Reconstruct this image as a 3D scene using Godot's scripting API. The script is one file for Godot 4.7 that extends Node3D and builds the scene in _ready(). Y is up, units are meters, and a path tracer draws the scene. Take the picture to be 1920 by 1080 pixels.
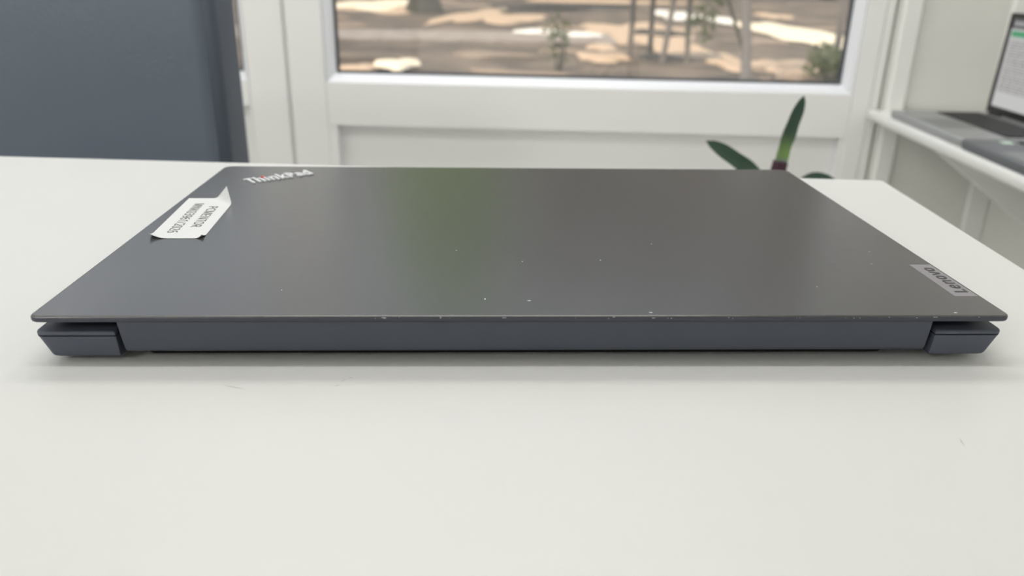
extends Node3D

# World: y = 0 is the desk top, x along the desk, -z towards the glazed doors. The room floor lies at FLOOR.
const FLOOR := -0.76
const CEIL := 1.6
const GROUND := -0.95
const WALL := -1.5

var mats := {}


func _ready():
	# ---------- camera ----------
	var cam := Camera3D.new()
	cam.name = "camera"
	var at := CameraAttributesPhysical.new()
	at.frustum_focal_length = 33.337
	at.frustum_focus_distance = 0.342
	at.frustum_near = 0.02
	at.frustum_far = 400.0
	at.exposure_aperture = 11.8
	cam.attributes = at
	add_child(cam)
	cam.position = Vector3(0.00167, 0.13988, 0.27326)
	cam.rotation = Vector3(-0.378966, 0.0335862, 0.0195595)
	cam.current = true
	# ---------- sky and sun ----------
	var e := Environment.new()
	e.background_mode = Environment.BG_SKY
	var sky := Sky.new()
	var sm := ProceduralSkyMaterial.new()
	sm.sky_top_color = Color(0.82, 0.86, 0.91)
	sm.sky_horizon_color = Color(0.92, 0.93, 0.92)
	sm.ground_horizon_color = Color(0.75, 0.7, 0.64)
	sm.ground_bottom_color = Color(0.5, 0.45, 0.4)
	sky.sky_material = sm
	e.sky = sky
	e.background_energy_multiplier = 1.55
	e.tonemap_mode = Environment.TONE_MAPPER_LINEAR
	e.tonemap_exposure = 0.88
	e.sdfgi_enabled = true
	e.ssao_enabled = true
	e.ssil_enabled = true
	var we := WorldEnvironment.new()
	we.name = "world_environment"
	we.environment = e
	add_child(we)
	var sun := DirectionalLight3D.new()
	sun.name = "sun"
	sun.light_color = Color(1.0, 0.93, 0.82)
	sun.light_energy = 1.35
	sun.light_angular_distance = 0.6
	sun.shadow_enabled = true
	add_child(sun)
	sun.look_at_from_position(Vector3.ZERO, Vector3(0.35, -0.82, -0.45))
	# ---------- the setting, then the things ----------
	make_materials()
	room()
	doors()
	outside()
	ceiling_light(Vector3(-0.2, CEIL, -1.17), Vector2(1.5, 0.45), 1.4, "wide white LED panel in the ceiling beside the glazed doors")
	ceiling_light(Vector3(-0.5, CEIL, -0.13), Vector2(2.0, 0.05), 1.3, "long slim white LED batten in the ceiling straight above the desk")
	ceiling_light(Vector3(-2.6, CEIL, 0.3), Vector2(0.59, 0.59), 1.6, "square white LED panel in the ceiling along the long blank wall")
	ceiling_light(Vector3(-1.8, CEIL, 2.2), Vector2(0.59, 0.59), 3.4, "added square fill light in the unseen ceiling close to the wall behind the photographer")  # added fill lamp out of view; washes the wall to bounce light forward
	desk()
	laptop()
	chair()
	shelf()
	notebook(Vector3(0.704, -0.1248, -1.39), 0.292, "open silver notebook on the wall shelf, the one standing next to the glazed door", true)
	notebook(Vector3(0.700, -0.1248, -1.087), 0.292, "open grey notebook on the wall shelf with a pale sticker on its palm rest", false)
	plant()


# ================= helpers =================

func mat(key: String, color: Color, rough := 0.5, extra := {}) -> StandardMaterial3D:
	var m := StandardMaterial3D.new()
	m.resource_name = key
	m.albedo_color = color
	m.roughness = rough
	for k in extra:
		m.set(k, extra[k])
	mats[key] = m
	return m


func noise_tex(freq: float, seed_: int, size := 256, ramp: Gradient = null, normal := false, bump := 2.0) -> NoiseTexture2D:
	var n := FastNoiseLite.new()
	n.seed = seed_
	n.frequency = freq
	n.fractal_octaves = 4
	var t := NoiseTexture2D.new()
	t.width = size
	t.height = size
	t.seamless = true
	t.noise = n
	if ramp:
		t.color_ramp = ramp
	t.as_normal_map = normal
	t.bump_strength = bump
	return t


func ramp(a: Color, b: Color, lo := 0.0, hi := 1.0) -> Gradient:
	var g := Gradient.new()
	g.set_color(0, a)
	g.set_offset(0, lo)
	g.set_color(1, b)
	g.set_offset(1, hi)
	return g


func make_materials():
	mat("lid", Color(0.36, 0.358, 0.362), 0.27, {"metallic": 0.6, "roughness_texture": noise_tex(0.03, 5, 256, ramp(Color(0.9, 0.9, 0.9), Color(1, 1, 1))), "uv1_triplanar": true, "uv1_scale": Vector3(20, 20, 20)})
	mat("rim", Color(0.24, 0.25, 0.29), 0.4)
	mat("body", Color(0.3, 0.32, 0.37), 0.5)
	mat("hinge", Color(0.265, 0.285, 0.33), 0.42)
	mat("rubber", Color(0.05, 0.05, 0.055), 0.8)
	mat("logo", Color(0.86, 0.87, 0.88), 0.4, {"metallic": 0.25})
	mat("red", Color(0.85, 0.08, 0.06), 0.4, {"emission_enabled": false})
	mat("plate", Color(0.56, 0.545, 0.57), 0.36, {"metallic": 0.35})
	mat("plate_ink", Color(0.16, 0.16, 0.17), 0.4)
	mat("sticker", Color(0.83, 0.835, 0.84), 0.6, {"backlight_enabled": true, "backlight": Color(0.12, 0.12, 0.12)})
	mat("ink", Color(0.08, 0.08, 0.08), 0.7)
	mat("chip", Color(0.85, 0.86, 0.88), 0.35, {"metallic": 0.3})
	mat("desk", Color(0.815, 0.817, 0.812), 0.42, {"metallic_specular": 0.4, "roughness_texture": noise_tex(0.02, 11, 256, ramp(Color(0.85, 0.85, 0.85), Color(1, 1, 1))), "uv1_triplanar": true, "uv1_scale": Vector3(3, 3, 3)})
	mat("desk_edge", Color(0.93, 0.93, 0.92), 0.4)
	mat("scuff", Color(0.62, 0.61, 0.59), 0.8)
	mat("metal_leg", Color(0.72, 0.73, 0.74), 0.35, {"metallic": 0.6})
	mat("pvc", Color(0.94, 0.94, 0.935), 0.32)
	mat("pvc_bead", Color(0.91, 0.918, 0.935), 0.28)
	mat("gasket", Color(0.3, 0.31, 0.33), 0.7)
	mat("door_panel", Color(0.945, 0.945, 0.94), 0.35)
	mat("glass", Color(0.96, 0.98, 0.97, 0.04), 0.02, {"transparency": BaseMaterial3D.TRANSPARENCY_ALPHA})
	mat("wall", Color(0.885, 0.885, 0.865), 0.6, {"normal_enabled": true, "normal_texture": noise_tex(0.05, 21, 256, null, true, 1.0), "normal_scale": 0.15, "uv1_triplanar": true, "uv1_scale": Vector3(3, 3, 3)})
	mat("trim", Color(0.93, 0.93, 0.92), 0.35)
	mat("ceiling", Color(0.9, 0.9, 0.89), 0.8)
	mat("floor", Color(0.91, 0.91, 0.905), 0.5, {"albedo_texture": noise_tex(0.02, 31, 256, ramp(Color(0.85, 0.84, 0.82), Color(1, 1, 1))), "uv1_triplanar": true, "uv1_scale": Vector3(2, 2, 2)})
	mat("lamp_panel", Color(0.95, 0.95, 0.95), 0.5, {"emission_enabled": true, "emission": Color(1, 0.985, 0.96), "emission_energy_multiplier": 1.5})
	mat("lamp_frame", Color(0.9, 0.9, 0.9), 0.4)
	mat("leather", Color(0.375, 0.415, 0.465), 0.42, {"normal_enabled": true, "normal_texture": noise_tex(0.12, 41, 256, null, true, 3.0), "normal_scale": 0.25, "uv1_triplanar": true, "uv1_scale": Vector3(6, 6, 6), "rim_enabled": true, "rim": 0.15})
	mat("leather_seam", Color(0.27, 0.305, 0.355), 0.5)
	mat("chair_black", Color(0.06, 0.06, 0.065), 0.45)
	mat("chrome", Color(0.8, 0.8, 0.82), 0.2, {"metallic": 1.0})
	mat("shelf", Color(0.88, 0.88, 0.87), 0.3)
	mat("alu", Color(0.66, 0.665, 0.67), 0.38, {"metallic": 0.7})
	mat("alu_dark", Color(0.42, 0.43, 0.45), 0.4, {"metallic": 0.6})
	mat("key", Color(0.07, 0.07, 0.08), 0.5)
	mat("bezel", Color(0.05, 0.05, 0.055), 0.3)
	mat("pad", Color(0.5, 0.51, 0.52), 0.35, {"metallic": 0.5})
	mat("tag", Color(0.78, 0.86, 0.8), 0.5)
	mat("leaf", Color(0.13, 0.24, 0.17), 0.4, {"backlight_enabled": true, "backlight": Color(0.14, 0.2, 0.06), "vertex_color_use_as_albedo": true, "albedo_color": Color(1, 1, 1)})
	mat("stem", Color(0.26, 0.13, 0.2), 0.55)
	mat("pot", Color(0.8, 0.79, 0.77), 0.5)
	mat("soil", Color(0.18, 0.13, 0.1), 0.95)
	# outdoors
	mat("earth", Color(1, 1, 1), 0.95, {"albedo_texture": noise_tex(0.012, 51, 512, ramp(Color(0.36, 0.315, 0.28), Color(0.50, 0.445, 0.395), 0.25, 0.75)), "uv1_triplanar": true, "uv1_world_triplanar": true, "uv1_scale": Vector3(0.12, 0.12, 0.12), "heightmap_enabled": true, "heightmap_texture": noise_tex(0.05, 52, 512), "heightmap_scale": 6.0})
	mat("sun_spot_tone", Color(0.80, 0.70, 0.60), 0.95, {"heightmap_enabled": true, "heightmap_texture": noise_tex(0.08, 53, 256), "heightmap_scale": 2.0, "uv1_triplanar": true})  # ground colour with sunlight put in
	mat("bright_sun_spot_tone", Color(0.97, 0.92, 0.82), 0.95, {"heightmap_enabled": true, "heightmap_texture": noise_tex(0.08, 54, 256), "heightmap_scale": 2.0, "uv1_triplanar": true})  # same ground under the strongest sun, lightened in colour
	mat("dry_grass", Color(0.58, 0.51, 0.45), 0.95)
	mat("bare_earth", Color(0.37, 0.325, 0.285), 0.95)
	mat("path", Color(0.66, 0.62, 0.59), 0.9, {"albedo_texture": noise_tex(0.02, 55, 256, ramp(Color(0.8, 0.78, 0.76), Color(1, 1, 1))), "uv1_triplanar": true, "uv1_world_triplanar": true, "uv1_scale": Vector3(0.5, 0.5, 0.5)})
	mat("painted_sunlit_path", Color(0.95, 0.93, 0.9), 0.8)  # path colour lightened to read as sunlit
	mat("bark_dark", Color(0.3, 0.29, 0.26), 0.95, {"heightmap_enabled": true, "heightmap_texture": noise_tex(0.06, 56, 256), "heightmap_scale": 4.0, "uv1_triplanar": true, "uv1_scale": Vector3(2, 1, 2)})
	mat("bark_pale", Color(0.56, 0.54, 0.53), 0.9, {"heightmap_enabled": true, "heightmap_texture": noise_tex(0.06, 57, 256), "heightmap_scale": 1.0, "uv1_triplanar": true, "uv1_scale": Vector3(3, 1, 3)})
	mat("grey_wood", Color(0.5, 0.475, 0.455), 0.85, {"heightmap_enabled": true, "heightmap_texture": noise_tex(0.06, 58, 256), "heightmap_scale": 0.5, "uv1_triplanar": true})
	mat("tree_leaf", Color(0.66, 0.8, 0.26), 0.6, {"backlight_enabled": true, "backlight": Color(0.5, 0.62, 0.2)})
	mat("dull_leaf", Color(0.59, 0.545, 0.455), 0.7, {"backlight_enabled": true, "backlight": Color(0.3, 0.27, 0.25)})
	mat("shrub_leaf", Color(0.33, 0.36, 0.22), 0.6, {"backlight_enabled": true, "backlight": Color(0.25, 0.28, 0.12)})
	mat("outer_wall", Color(0.7, 0.7, 0.68), 0.7)


func tag(o: Node, label: String, category := "", group := "", kind := ""):
	if label:
		o.set_meta("label", label)
	if category:
		o.set_meta("category", category)
	if group:
		o.set_meta("group", group)
	if kind:
		o.set_meta("kind", kind)


func thing(called: String, label: String, category: String, where := Vector3.ZERO, turn := 0.0, group := "") -> Node3D:
	var o := Node3D.new()
	o.name = called
	add_child(o, true)
	o.position = where
	o.rotation.y = turn
	tag(o, label, category, group)
	return o


func put(called: String, mesh: Mesh, m: String, parent: Node = self, where := Vector3.ZERO) -> MeshInstance3D:
	var o := MeshInstance3D.new()
	o.name = called
	o.mesh = mesh
	o.material_override = mats[m]
	o.position = where
	parent.add_child(o, true)
	return o


func structure(called: String, mesh: Mesh, m: String, label: String) -> MeshInstance3D:
	var o := put(called, mesh, m)
	tag(o, label, "", "", "structure")
	return o


func begin() -> SurfaceTool:
	var st := SurfaceTool.new()
	st.begin(Mesh.PRIMITIVE_TRIANGLES)
	return st


func done(st: SurfaceTool) -> ArrayMesh:
	st.generate_normals()
	return st.commit()


# a, b, c run counter-clockwise seen from outside; Godot wants clockwise
func tri(st: SurfaceTool, a: Vector3, b: Vector3, c: Vector3):
	st.add_vertex(a)
	st.add_vertex(c)
	st.add_vertex(b)


func quad(st: SurfaceTool, a: Vector3, b: Vector3, c: Vector3, d: Vector3):
	tri(st, a, b, c)
	tri(st, a, c, d)


# box with chamfered edges
func box(st: SurfaceTool, c: Vector3, s: Vector3, ch := 0.0, tf := Transform3D.IDENTITY):
	st.set_smooth_group(-1)
	var h := s / 2.0
	ch = minf(ch, minf(h.x, minf(h.y, h.z)) * 0.9)
	var P := func(sx, sy, sz, ax):  # corner vertex lying on the face across axis ax
		var v := Vector3(sx * h.x, sy * h.y, sz * h.z)
		for k in 3:
			if k != ax:
				v[k] -= signf(v[k]) * ch
		return tf * (c + v)
	for ax in 3:
		var u := (ax + 1) % 3
		var w := (ax + 2) % 3
		for sg in [-1, 1]:
			var q := []
			for p in [[-1, -1], [1, -1], [1, 1], [-1, 1]]:
				var s3 := [0, 0, 0]
				s3[ax] = sg
				s3[u] = p[0]
				s3[w] = p[1]
				q.append(P.call(s3[0], s3[1], s3[2], ax))
			if sg > 0:
				quad(st, q[0], q[1], q[2], q[3])
			else:
				quad(st, q[3], q[2], q[1], q[0])
	if ch <= 0.0:
		return
	for ax in 3:  # edges along ax
		var u := (ax + 1) % 3
		var w := (ax + 2) % 3
		for su in [-1, 1]:
			for sw in [-1, 1]:
				var v := []
				for t in [-1, 1]:
					var s3 := [0, 0, 0]
					s3[ax] = t
					s3[u] = su
					s3[w] = sw
					v.append([P.call(s3[0], s3[1], s3[2], u), P.call(s3[0], s3[1], s3[2], w)])
				out_quad(st, [v[0][0], v[0][1], v[1][1], v[1][0]], tf * c)
	for sx in [-1, 1]:
		for sy in [-1, 1]:
			for sz in [-1, 1]:
				out_tri(st, P.call(sx, sy, sz, 0), P.call(sx, sy, sz, 1), P.call(sx, sy, sz, 2), tf * c)


func out_tri(st: SurfaceTool, a: Vector3, b: Vector3, c: Vector3, from: Vector3):
	if (b - a).cross(c - a).dot((a + b + c) / 3.0 - from) >= 0.0:
		tri(st, a, b, c)
	else:
		tri(st, a, c, b)


func out_quad(st: SurfaceTool, q: Array, from: Vector3):
	out_tri(st, q[0], q[1], q[2], from)
	out_tri(st, q[0], q[2], q[3], from)


func box_mesh(c: Vector3, s: Vector3, ch := 0.0) -> ArrayMesh:
	var st := begin()
	box(st, c, s, ch)
	return done(st)


# box given by its two corners
func span(a: Vector3, b: Vector3, ch := 0.0) -> ArrayMesh:
	return box_mesh((a + b) / 2.0, (b - a).abs(), ch)


# outline with rounded corners, each edge moved inwards by inset. pts run counter-clockwise in (x, -z); r = radius per corner
func outline(pts: Array, r: Array, inset := 0.0, seg := 6) -> PackedVector2Array:
	var n := pts.size()
	var moved := []
	for i in n:
		var a: Vector2 = pts[(i + n - 1) % n]
		var b: Vector2 = pts[i]
		var c: Vector2 = pts[(i + 1) % n]
		var d1 := (b - a).normalized()
		var d2 := (c - b).normalized()
		var n1 := Vector2(-d1.y, d1.x)
		var n2 := Vector2(-d2.y, d2.x)
		var k := inset / (1.0 + n1.dot(n2))
		moved.append(b + (n1 + n2) * k)
	var out := PackedVector2Array()
	for i in n:
		var a: Vector2 = moved[(i + n - 1) % n]
		var b: Vector2 = moved[i]
		var c: Vector2 = moved[(i + 1) % n]
		var d1 := (a - b).normalized()
		var d2 := (c - b).normalized()
		var turn_left := (b - a).cross(c - b) > 0.0
		var rad: float = maxf(r[i] - inset, 0.0004) if turn_left else r[i] + inset
		if r[i] <= 0.0:
			for k in seg + 1:
				out.append(b + (d1 * (seg - k) + d2 * k) * 1e-6)
			continue
		var half := acos(clampf(d1.dot(d2), -1, 1)) / 2.0
		var t := rad / tan(half)
		var p := b + d1 * t
		var q := b + d2 * t
		var cen := b + (d1 + d2).normalized() * (rad / sin(half))
		var a0 := (p - cen).angle()
		var da := wrapf((q - cen).angle() - a0, -PI, PI)
		for k in seg + 1:
			out.append(cen + Vector2.from_angle(a0 + da * k / seg) * rad)
	return out


# stack of outlines at rising heights; layers = [[y, inset], ...]; (x, y) of the outline is (x, -z)
func loft(st: SurfaceTool, pts: Array, r: Array, layers: Array, seg := 6):
	var rings := []
	for l in layers:
		var ring := []
		for p in outline(pts, r, l[1], seg):
			ring.append(Vector3(p.x, l[0], -p.y))
		rings.append(ring)
	var n: int = rings[0].size()
	st.set_smooth_group(1)
	for k in rings.size() - 1:
		for i in n:
			var j := (i + 1) % n
			quad(st, rings[k][i], rings[k][j], rings[k + 1][j], rings[k + 1][i])
	st.set_smooth_group(-1)
	for top in [false, true]:
		var ring: Array = rings[-1] if top else rings[0]
		var flat := PackedVector2Array()
		for p in ring:
			flat.append(Vector2(p.x, -p.z))
		var ids := Geometry2D.triangulate_polygon(flat)
		for k in range(0, ids.size(), 3):
			var a: Vector3 = ring[ids[k]]
			var b: Vector3 = ring[ids[k + 1]]
			var c: Vector3 = ring[ids[k + 2]]
			var up := (b - a).cross(c - a).y > 0.0
			if up == top:
				tri(st, a, b, c)
			else:
				tri(st, a, c, b)


func rect(x0: float, x1: float, z0: float, z1: float) -> Array:  # z0 nearer (larger z)
	return [Vector2(x0, -z0), Vector2(x1, -z0), Vector2(x1, -z1), Vector2(x0, -z1)]


# tube along a path; radii per point
func tube(st: SurfaceTool, path: Array, radii: Array, sides := 10, flat := 1.0):
	var rings := []
	for i in path.size():
		var a: Vector3 = path[maxi(i - 1, 0)]
		var b: Vector3 = path[mini(i + 1, path.size() - 1)]
		var d := (b - a).normalized()
		var u := d.cross(Vector3(0.13, 0.2, 0.97)).normalized()
		var v := u.cross(d).normalized()
		var ring := []
		for k in sides:
			var t := TAU * k / sides
			ring.append(path[i] + (u * cos(t) + v * sin(t) * flat) * radii[i])
		rings.append(ring)
	st.set_smooth_group(2)
	for i in rings.size() - 1:
		var mid: Vector3 = (path[i] + path[i + 1]) / 2.0
		for k in sides:
			var j := (k + 1) % sides
			out_quad(st, [rings[i][k], rings[i][j], rings[i + 1][j], rings[i + 1][k]], mid)
	st.set_smooth_group(-1)
	for e in [0, path.size() - 1]:
		var inner: Vector3 = path[1] if e == 0 else path[e - 1]
		for k in sides:
			out_tri(st, path[e], rings[e][k], rings[e][(k + 1) % sides], inner)


func lathe(st: SurfaceTool, prof: Array, sides := 32):  # prof: Vector2(radius, y) rising along the outside
	st.set_smooth_group(3)
	for i in prof.size() - 1:
		for k in sides:
			var a := TAU * k / sides
			var b := TAU * (k + 1) / sides
			var f := func(p, t): return Vector3(p.x * cos(t), p.y, -p.x * sin(t))
			quad(st, f.call(prof[i], a), f.call(prof[i], b), f.call(prof[i + 1], b), f.call(prof[i + 1], a))


# prism of a convex or concave polygon in (x, y), from z0 (near) to z1 (far)
func prism(st: SurfaceTool, poly: PackedVector2Array, z0: float, z1: float, tf := Transform3D.IDENTITY):
	st.set_smooth_group(-1)
	var p := poly.duplicate()
	var area := 0.0
	for i in p.size():
		area += p[i].cross(p[(i + 1) % p.size()])
	if area < 0:
		p.reverse()
	for i in p.size():
		var a := p[i]
		var b := p[(i + 1) % p.size()]
		quad(st, tf * Vector3(a.x, a.y, z0), tf * Vector3(a.x, a.y, z1), tf * Vector3(b.x, b.y, z1), tf * Vector3(b.x, b.y, z0))
	var ids := Geometry2D.triangulate_polygon(p)
	for k in range(0, ids.size(), 3):
		var a := p[ids[k]]
		var b := p[ids[k + 1]]
		var c := p[ids[k + 2]]
		if (b - a).cross(c - a) < 0:
			var t := b
			b = c
			c = t
		tri(st, tf * Vector3(a.x, a.y, z0), tf * Vector3(b.x, b.y, z0), tf * Vector3(c.x, c.y, z0))
		tri(st, tf * Vector3(a.x, a.y, z1), tf * Vector3(c.x, c.y, z1), tf * Vector3(b.x, b.y, z1))


# ================= the room =================

func room():
	var T := 0.12
	structure("floor", span(Vector3(-3.3, FLOOR - 0.1, -1.62), Vector3(1.12, FLOOR, 2.72)), "floor", "grey floor of the office")
	structure("ceiling", span(Vector3(-3.3, CEIL, -1.62), Vector3(1.12, CEIL + 0.1, 2.72)), "ceiling", "white ceiling of the office")
	structure("wall_left", span(Vector3(-3.3, FLOOR, -1.62), Vector3(-3.2, CEIL, 2.72)), "wall", "long blank wall of the office")
	structure("wall_right", span(Vector3(1.0, FLOOR, -1.62), Vector3(1.12, CEIL, 2.72)), "wall", "pale wall that carries the shelf with the notebooks")
	structure("wall_front", span(Vector3(-3.3, FLOOR, 2.6), Vector3(1.12, CEIL, 2.72)), "wall", "wall behind the photographer")
	var st := begin()
	box(st, Vector3((0.728 + 1.06) / 2, (FLOOR + CEIL) / 2, WALL - 0.065), Vector3(1.06 - 0.728, CEIL - FLOOR, T))
	box(st, Vector3((-3.25 - 1.5) / 2, (FLOOR + CEIL) / 2, WALL - 0.065), Vector3(1.75, CEIL - FLOOR, T))
	box(st, Vector3((-1.5 + 0.728) / 2, (1.36 + CEIL) / 2, WALL - 0.065), Vector3(2.228, CEIL - 1.36, T))
	structure("wall_back", done(st), "wall", "pale wall around the glazed doors")
	structure("trim_1", span(Vector3(0.7052, FLOOR, WALL - 0.06), Vector3(0.7225, 1.36, WALL - 0.001), 0.002), "trim", "white jamb strip at the edge of the glazed door")
	structure("trim_2", span(Vector3(0.7345, FLOOR, WALL - 0.006), Vector3(0.773, CEIL, WALL + 0.012), 0.004), "trim", "white upright cover strip beside the glazed door")
	structure("trim_3", span(Vector3(0.953, FLOOR, WALL - 0.006), Vector3(1.001, CEIL, WALL + 0.01), 0.004), "trim", "white upright strip in the corner of the room")
	structure("baseboard_right", span(Vector3(0.985, FLOOR, -1.49), Vector3(1.001, FLOOR + 0.07, 2.6), 0.003), "trim", "white baseboard under the wall shelf")


# one glazed leaf with a solid lower panel. x0..x1 its outer edges
func leaf(called: String, label: String, x0: float, x1: float, gl: Rect2, pan: Rect2, zf: float):
	# gl = opening at the outer edge of the glazing beads, pan = opening of the lower panel (position is the low corner)
	var o := Node3D.new()
	o.name = called
	add_child(o, true)
	tag(o, label, "", "", "structure")
	var top := 1.355
	var low := FLOOR + 0.015
	var dz := 0.07
	var zb := zf - dz
	put("stile", span(Vector3(x0, low, zb), Vector3(gl.position.x, top, zf), 0.003), "pvc", o)
	put("stile", span(Vector3(gl.end.x, low, zb), Vector3(x1, top, zf), 0.003), "pvc", o)
	put("rail", span(Vector3(gl.position.x, pan.end.y, zb), Vector3(gl.end.x, gl.position.y, zf), 0.0), "pvc", o)
	put("rail", span(Vector3(gl.position.x, gl.end.y, zb), Vector3(gl.end.x, top, zf), 0.0), "pvc", o)
	put("rail", span(Vector3(gl.position.x, low, zb), Vector3(gl.end.x, pan.position.y, zf), 0.0), "pvc", o)
	# sloping glazing beads, mitred
	var bw := 0.017
	var bz := 0.03
	var A := [Vector3(gl.position.x, gl.position.y, zf), Vector3(gl.end.x, gl.position.y, zf), Vector3(gl.end.x, gl.end.y, zf), Vector3(gl.position.x, gl.end.y, zf)]
	var inn := gl.grow(-bw)
	var B := [Vector3(inn.position.x, inn.position.y, zf - bz), Vector3(inn.end.x, inn.position.y, zf - bz), Vector3(inn.end.x, inn.end.y, zf - bz), Vector3(inn.position.x, inn.end.y, zf - bz)]
	for i in 4:
		var j := (i + 1) % 4
		var st := begin()
		st.set_smooth_group(-1)
		# a small step, a slope and a nosing
		var lip := Vector3(0, 0, -0.004)
		var m1: Vector3 = A[i].lerp(B[i], 0.62) + Vector3(0, 0, 0.006)
		var m2: Vector3 = A[j].lerp(B[j], 0.62) + Vector3(0, 0, 0.006)
		var back := Vector3(0, 0, -0.012)
		quad(st, A[i] + lip, A[j] + lip, m2, m1)
		quad(st, m1, m2, B[j], B[i])
		quad(st, B[i], B[j], B[j] + back, B[i] + back)
		quad(st, A[j] + lip, A[i] + lip, Vector3(A[i].x, A[i].y, zb), Vector3(A[j].x, A[j].y, zb))
		quad(st, A[i], A[j], A[j] + lip, A[i] + lip)
		put("glazing_bead", done(st), "pvc_bead", o)
	# dark gasket between bead and pane
	var gz := zf - bz - 0.004
	var gi := inn.grow(-0.0055)
	for r in [[inn.position.x, gi.position.x, inn.position.y, inn.end.y], [gi.end.x, inn.end.x, inn.position.y, inn.end.y], [gi.position.x, gi.end.x, inn.position.y, gi.position.y], [gi.position.x, gi.end.x, gi.end.y, inn.end.y]]:
		put("gasket", span(Vector3(r[0], r[2], gz - 0.008), Vector3(r[1], r[3], gz + 0.003)), "gasket", o)
	put("glass_pane", span(Vector3(inn.position.x - 0.004, inn.position.y - 0.004, gz - 0.006), Vector3(inn.end.x + 0.004, inn.end.y + 0.004, gz - 0.002)), "glass", o)
	# lower panel, set back in a square rebate
	for r in [[gl.position.x, pan.position.x], [pan.end.x, gl.end.x]]:
		put("panel_bead", span(Vector3(r[0], pan.position.y, zb), Vector3(r[1], pan.end.y, zf - 0.0015)), "pvc", o)
	put("lower_panel", span(Vector3(pan.position.x - 0.002, pan.position.y - 0.002, zb + 0.01), Vector3(pan.end.x + 0.002, pan.end.y + 0.002, zf - 0.022)), "door_panel", o)
	for r in [[pan.position.x, pan.position.x + 0.004, pan.position.y, pan.end.y], [pan.end.x - 0.004, pan.end.x, pan.position.y, pan.end.y], [pan.position.x, pan.end.x, pan.end.y - 0.004, pan.end.y]]:
		put("panel_seal", span(Vector3(r[0], r[2], zf - 0.024), Vector3(r[1], r[3], zf - 0.019)), "pvc_bead", o)


func doors():
	leaf("door_1", "white glazed door with a wide pane above a recessed solid panel", -0.5535, 0.7045, Rect2(-0.473, -0.097, 1.136, 1.36), Rect2(-0.4548, -0.66, 1.108, 0.471), WALL)
	leaf("door_2", "narrow white glazed door partly hidden by the dark office chair", -1.4935, -0.5615, Rect2(-1.41, -0.098, 0.762, 1.36), Rect2(-1.395, -0.66, 0.743, 0.508), WALL - 0.006)
	structure("trim_4", span(Vector3(-1.5, 1.356, WALL - 0.07), Vector3(0.728, 1.372, WALL - 0.002)), "trim", "white head strip above the glazed doors")
	structure("trim_5", span(Vector3(-0.57, FLOOR, WALL - 0.075), Vector3(-0.545, 1.36, WALL - 0.016)), "pvc", "white rebate strip between the two glazed doors")
	structure("trim_6", span(Vector3(-1.5, FLOOR, WALL - 0.09), Vector3(0.728, FLOOR + 0.014, WALL + 0.005)), "metal_leg", "low metal threshold under the glazed doors")


func ceiling_light(where: Vector3, size: Vector2, energy: float, label: String):
	var o := thing("ceiling_light", label, "ceiling light", where, 0.0, "LED lights in the ceiling")
	var st := begin()
	for s in [-1, 1]:
		box(st, Vector3(s * (size.x / 2 + 0.01), -0.012, 0), Vector3(0.02, 0.024, size.y + 0.04), 0.003)
		box(st, Vector3(0, -0.012, s * (size.y / 2 + 0.01)), Vector3(size.x, 0.024, 0.02), 0.003)
	put("frame", done(st), "lamp_frame", o)
	put("light_panel", box_mesh(Vector3(0, -0.009, 0), Vector3(size.x, 0.012, size.y)), "lamp_panel", o)
	var l := AreaLight3D.new()
	l.name = "panel_light"
	l.area_size = size - Vector2(0.01, 0.01)
	l.light_energy = energy
	l.light_color = Color(1.0, 0.995, 0.985)
	l.area_range = 12.0
	l.shadow_enabled = true
	l.position = Vector3(0, -0.028, 0)
	l.rotation.x = -PI / 2
	o.add_child(l)


# ================= the desk =================

func desk():
	var o := thing("desk", "white laminate desk that carries the closed dark laptop", "desk", Vector3(-0.45, FLOOR, 0.07))
	var base := Vector3(0.45, -FLOOR, -0.07)
	var st := begin()
	loft(st, rect(-1.16, 0.2548, 0.46, -0.3172), [0.004, 0.004, 0.004, 0.004], [[-0.025, 0.001], [-0.024, 0.0], [-0.0012, 0.0], [-0.0004, 0.0005], [0.0, 0.0014]], 4)
	put("tabletop", done(st), "desk", o, base)
	for x in [-1.08, 0.17]:
		for z in [0.38, -0.24]:
			put("leg", span(Vector3(x - 0.025, FLOOR, z - 0.025), Vector3(x + 0.025, -0.026, z + 0.025), 0.003), "metal_leg", o, base)
	for z in [0.38, -0.24]:
		put("crossbar", span(Vector3(-1.055, -0.066, z - 0.015), Vector3(0.145, -0.026, z + 0.015), 0.002), "metal_leg", o, base)
	# faint scuffs on the laminate
	for pts in [[Vector3(-0.1099, 0, 0.0245), Vector3(-0.0998, 0, 0.0276)], [Vector3(-0.0701, 0, 0.0228), Vector3(-0.0675, 0, 0.0214)], [Vector3(-0.0683, 0, 0.0192), Vector3(-0.0668, 0, 0.0175)], [Vector3(-0.0660, 0, 0.0161), Vector3(-0.0646, 0, 0.0156)], [Vector3(0.1413, 0, 0.0418), Vector3(0.1407, 0, 0.0475)]]:
		var s2 := begin()
		s2.set_smooth_group(-1)
		var d: Vector3 = (pts[1] - pts[0])
		var w := d.cross(Vector3.UP).normalized() * 0.00016
		var up := Vector3(0, 0.00004, 0)
		quad(s2, pts[0] + up, pts[0] + d * 0.5 - w + up, pts[1] + up, pts[0] + d * 0.5 + w + up) if d.cross(w).y > 0 else quad(s2, pts[0] + up, pts[0] + d * 0.5 + w + up, pts[1] + up, pts[0] + d * 0.5 - w + up)
		put("scuff_mark", done(s2), "scuff", o, base)


# ================= the closed laptop =================

func bold() -> SystemFont:
	var f := SystemFont.new()
	f.font_names = PackedStringArray(["Droid Sans"])
	f.font_weight = 700
	return f


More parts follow.
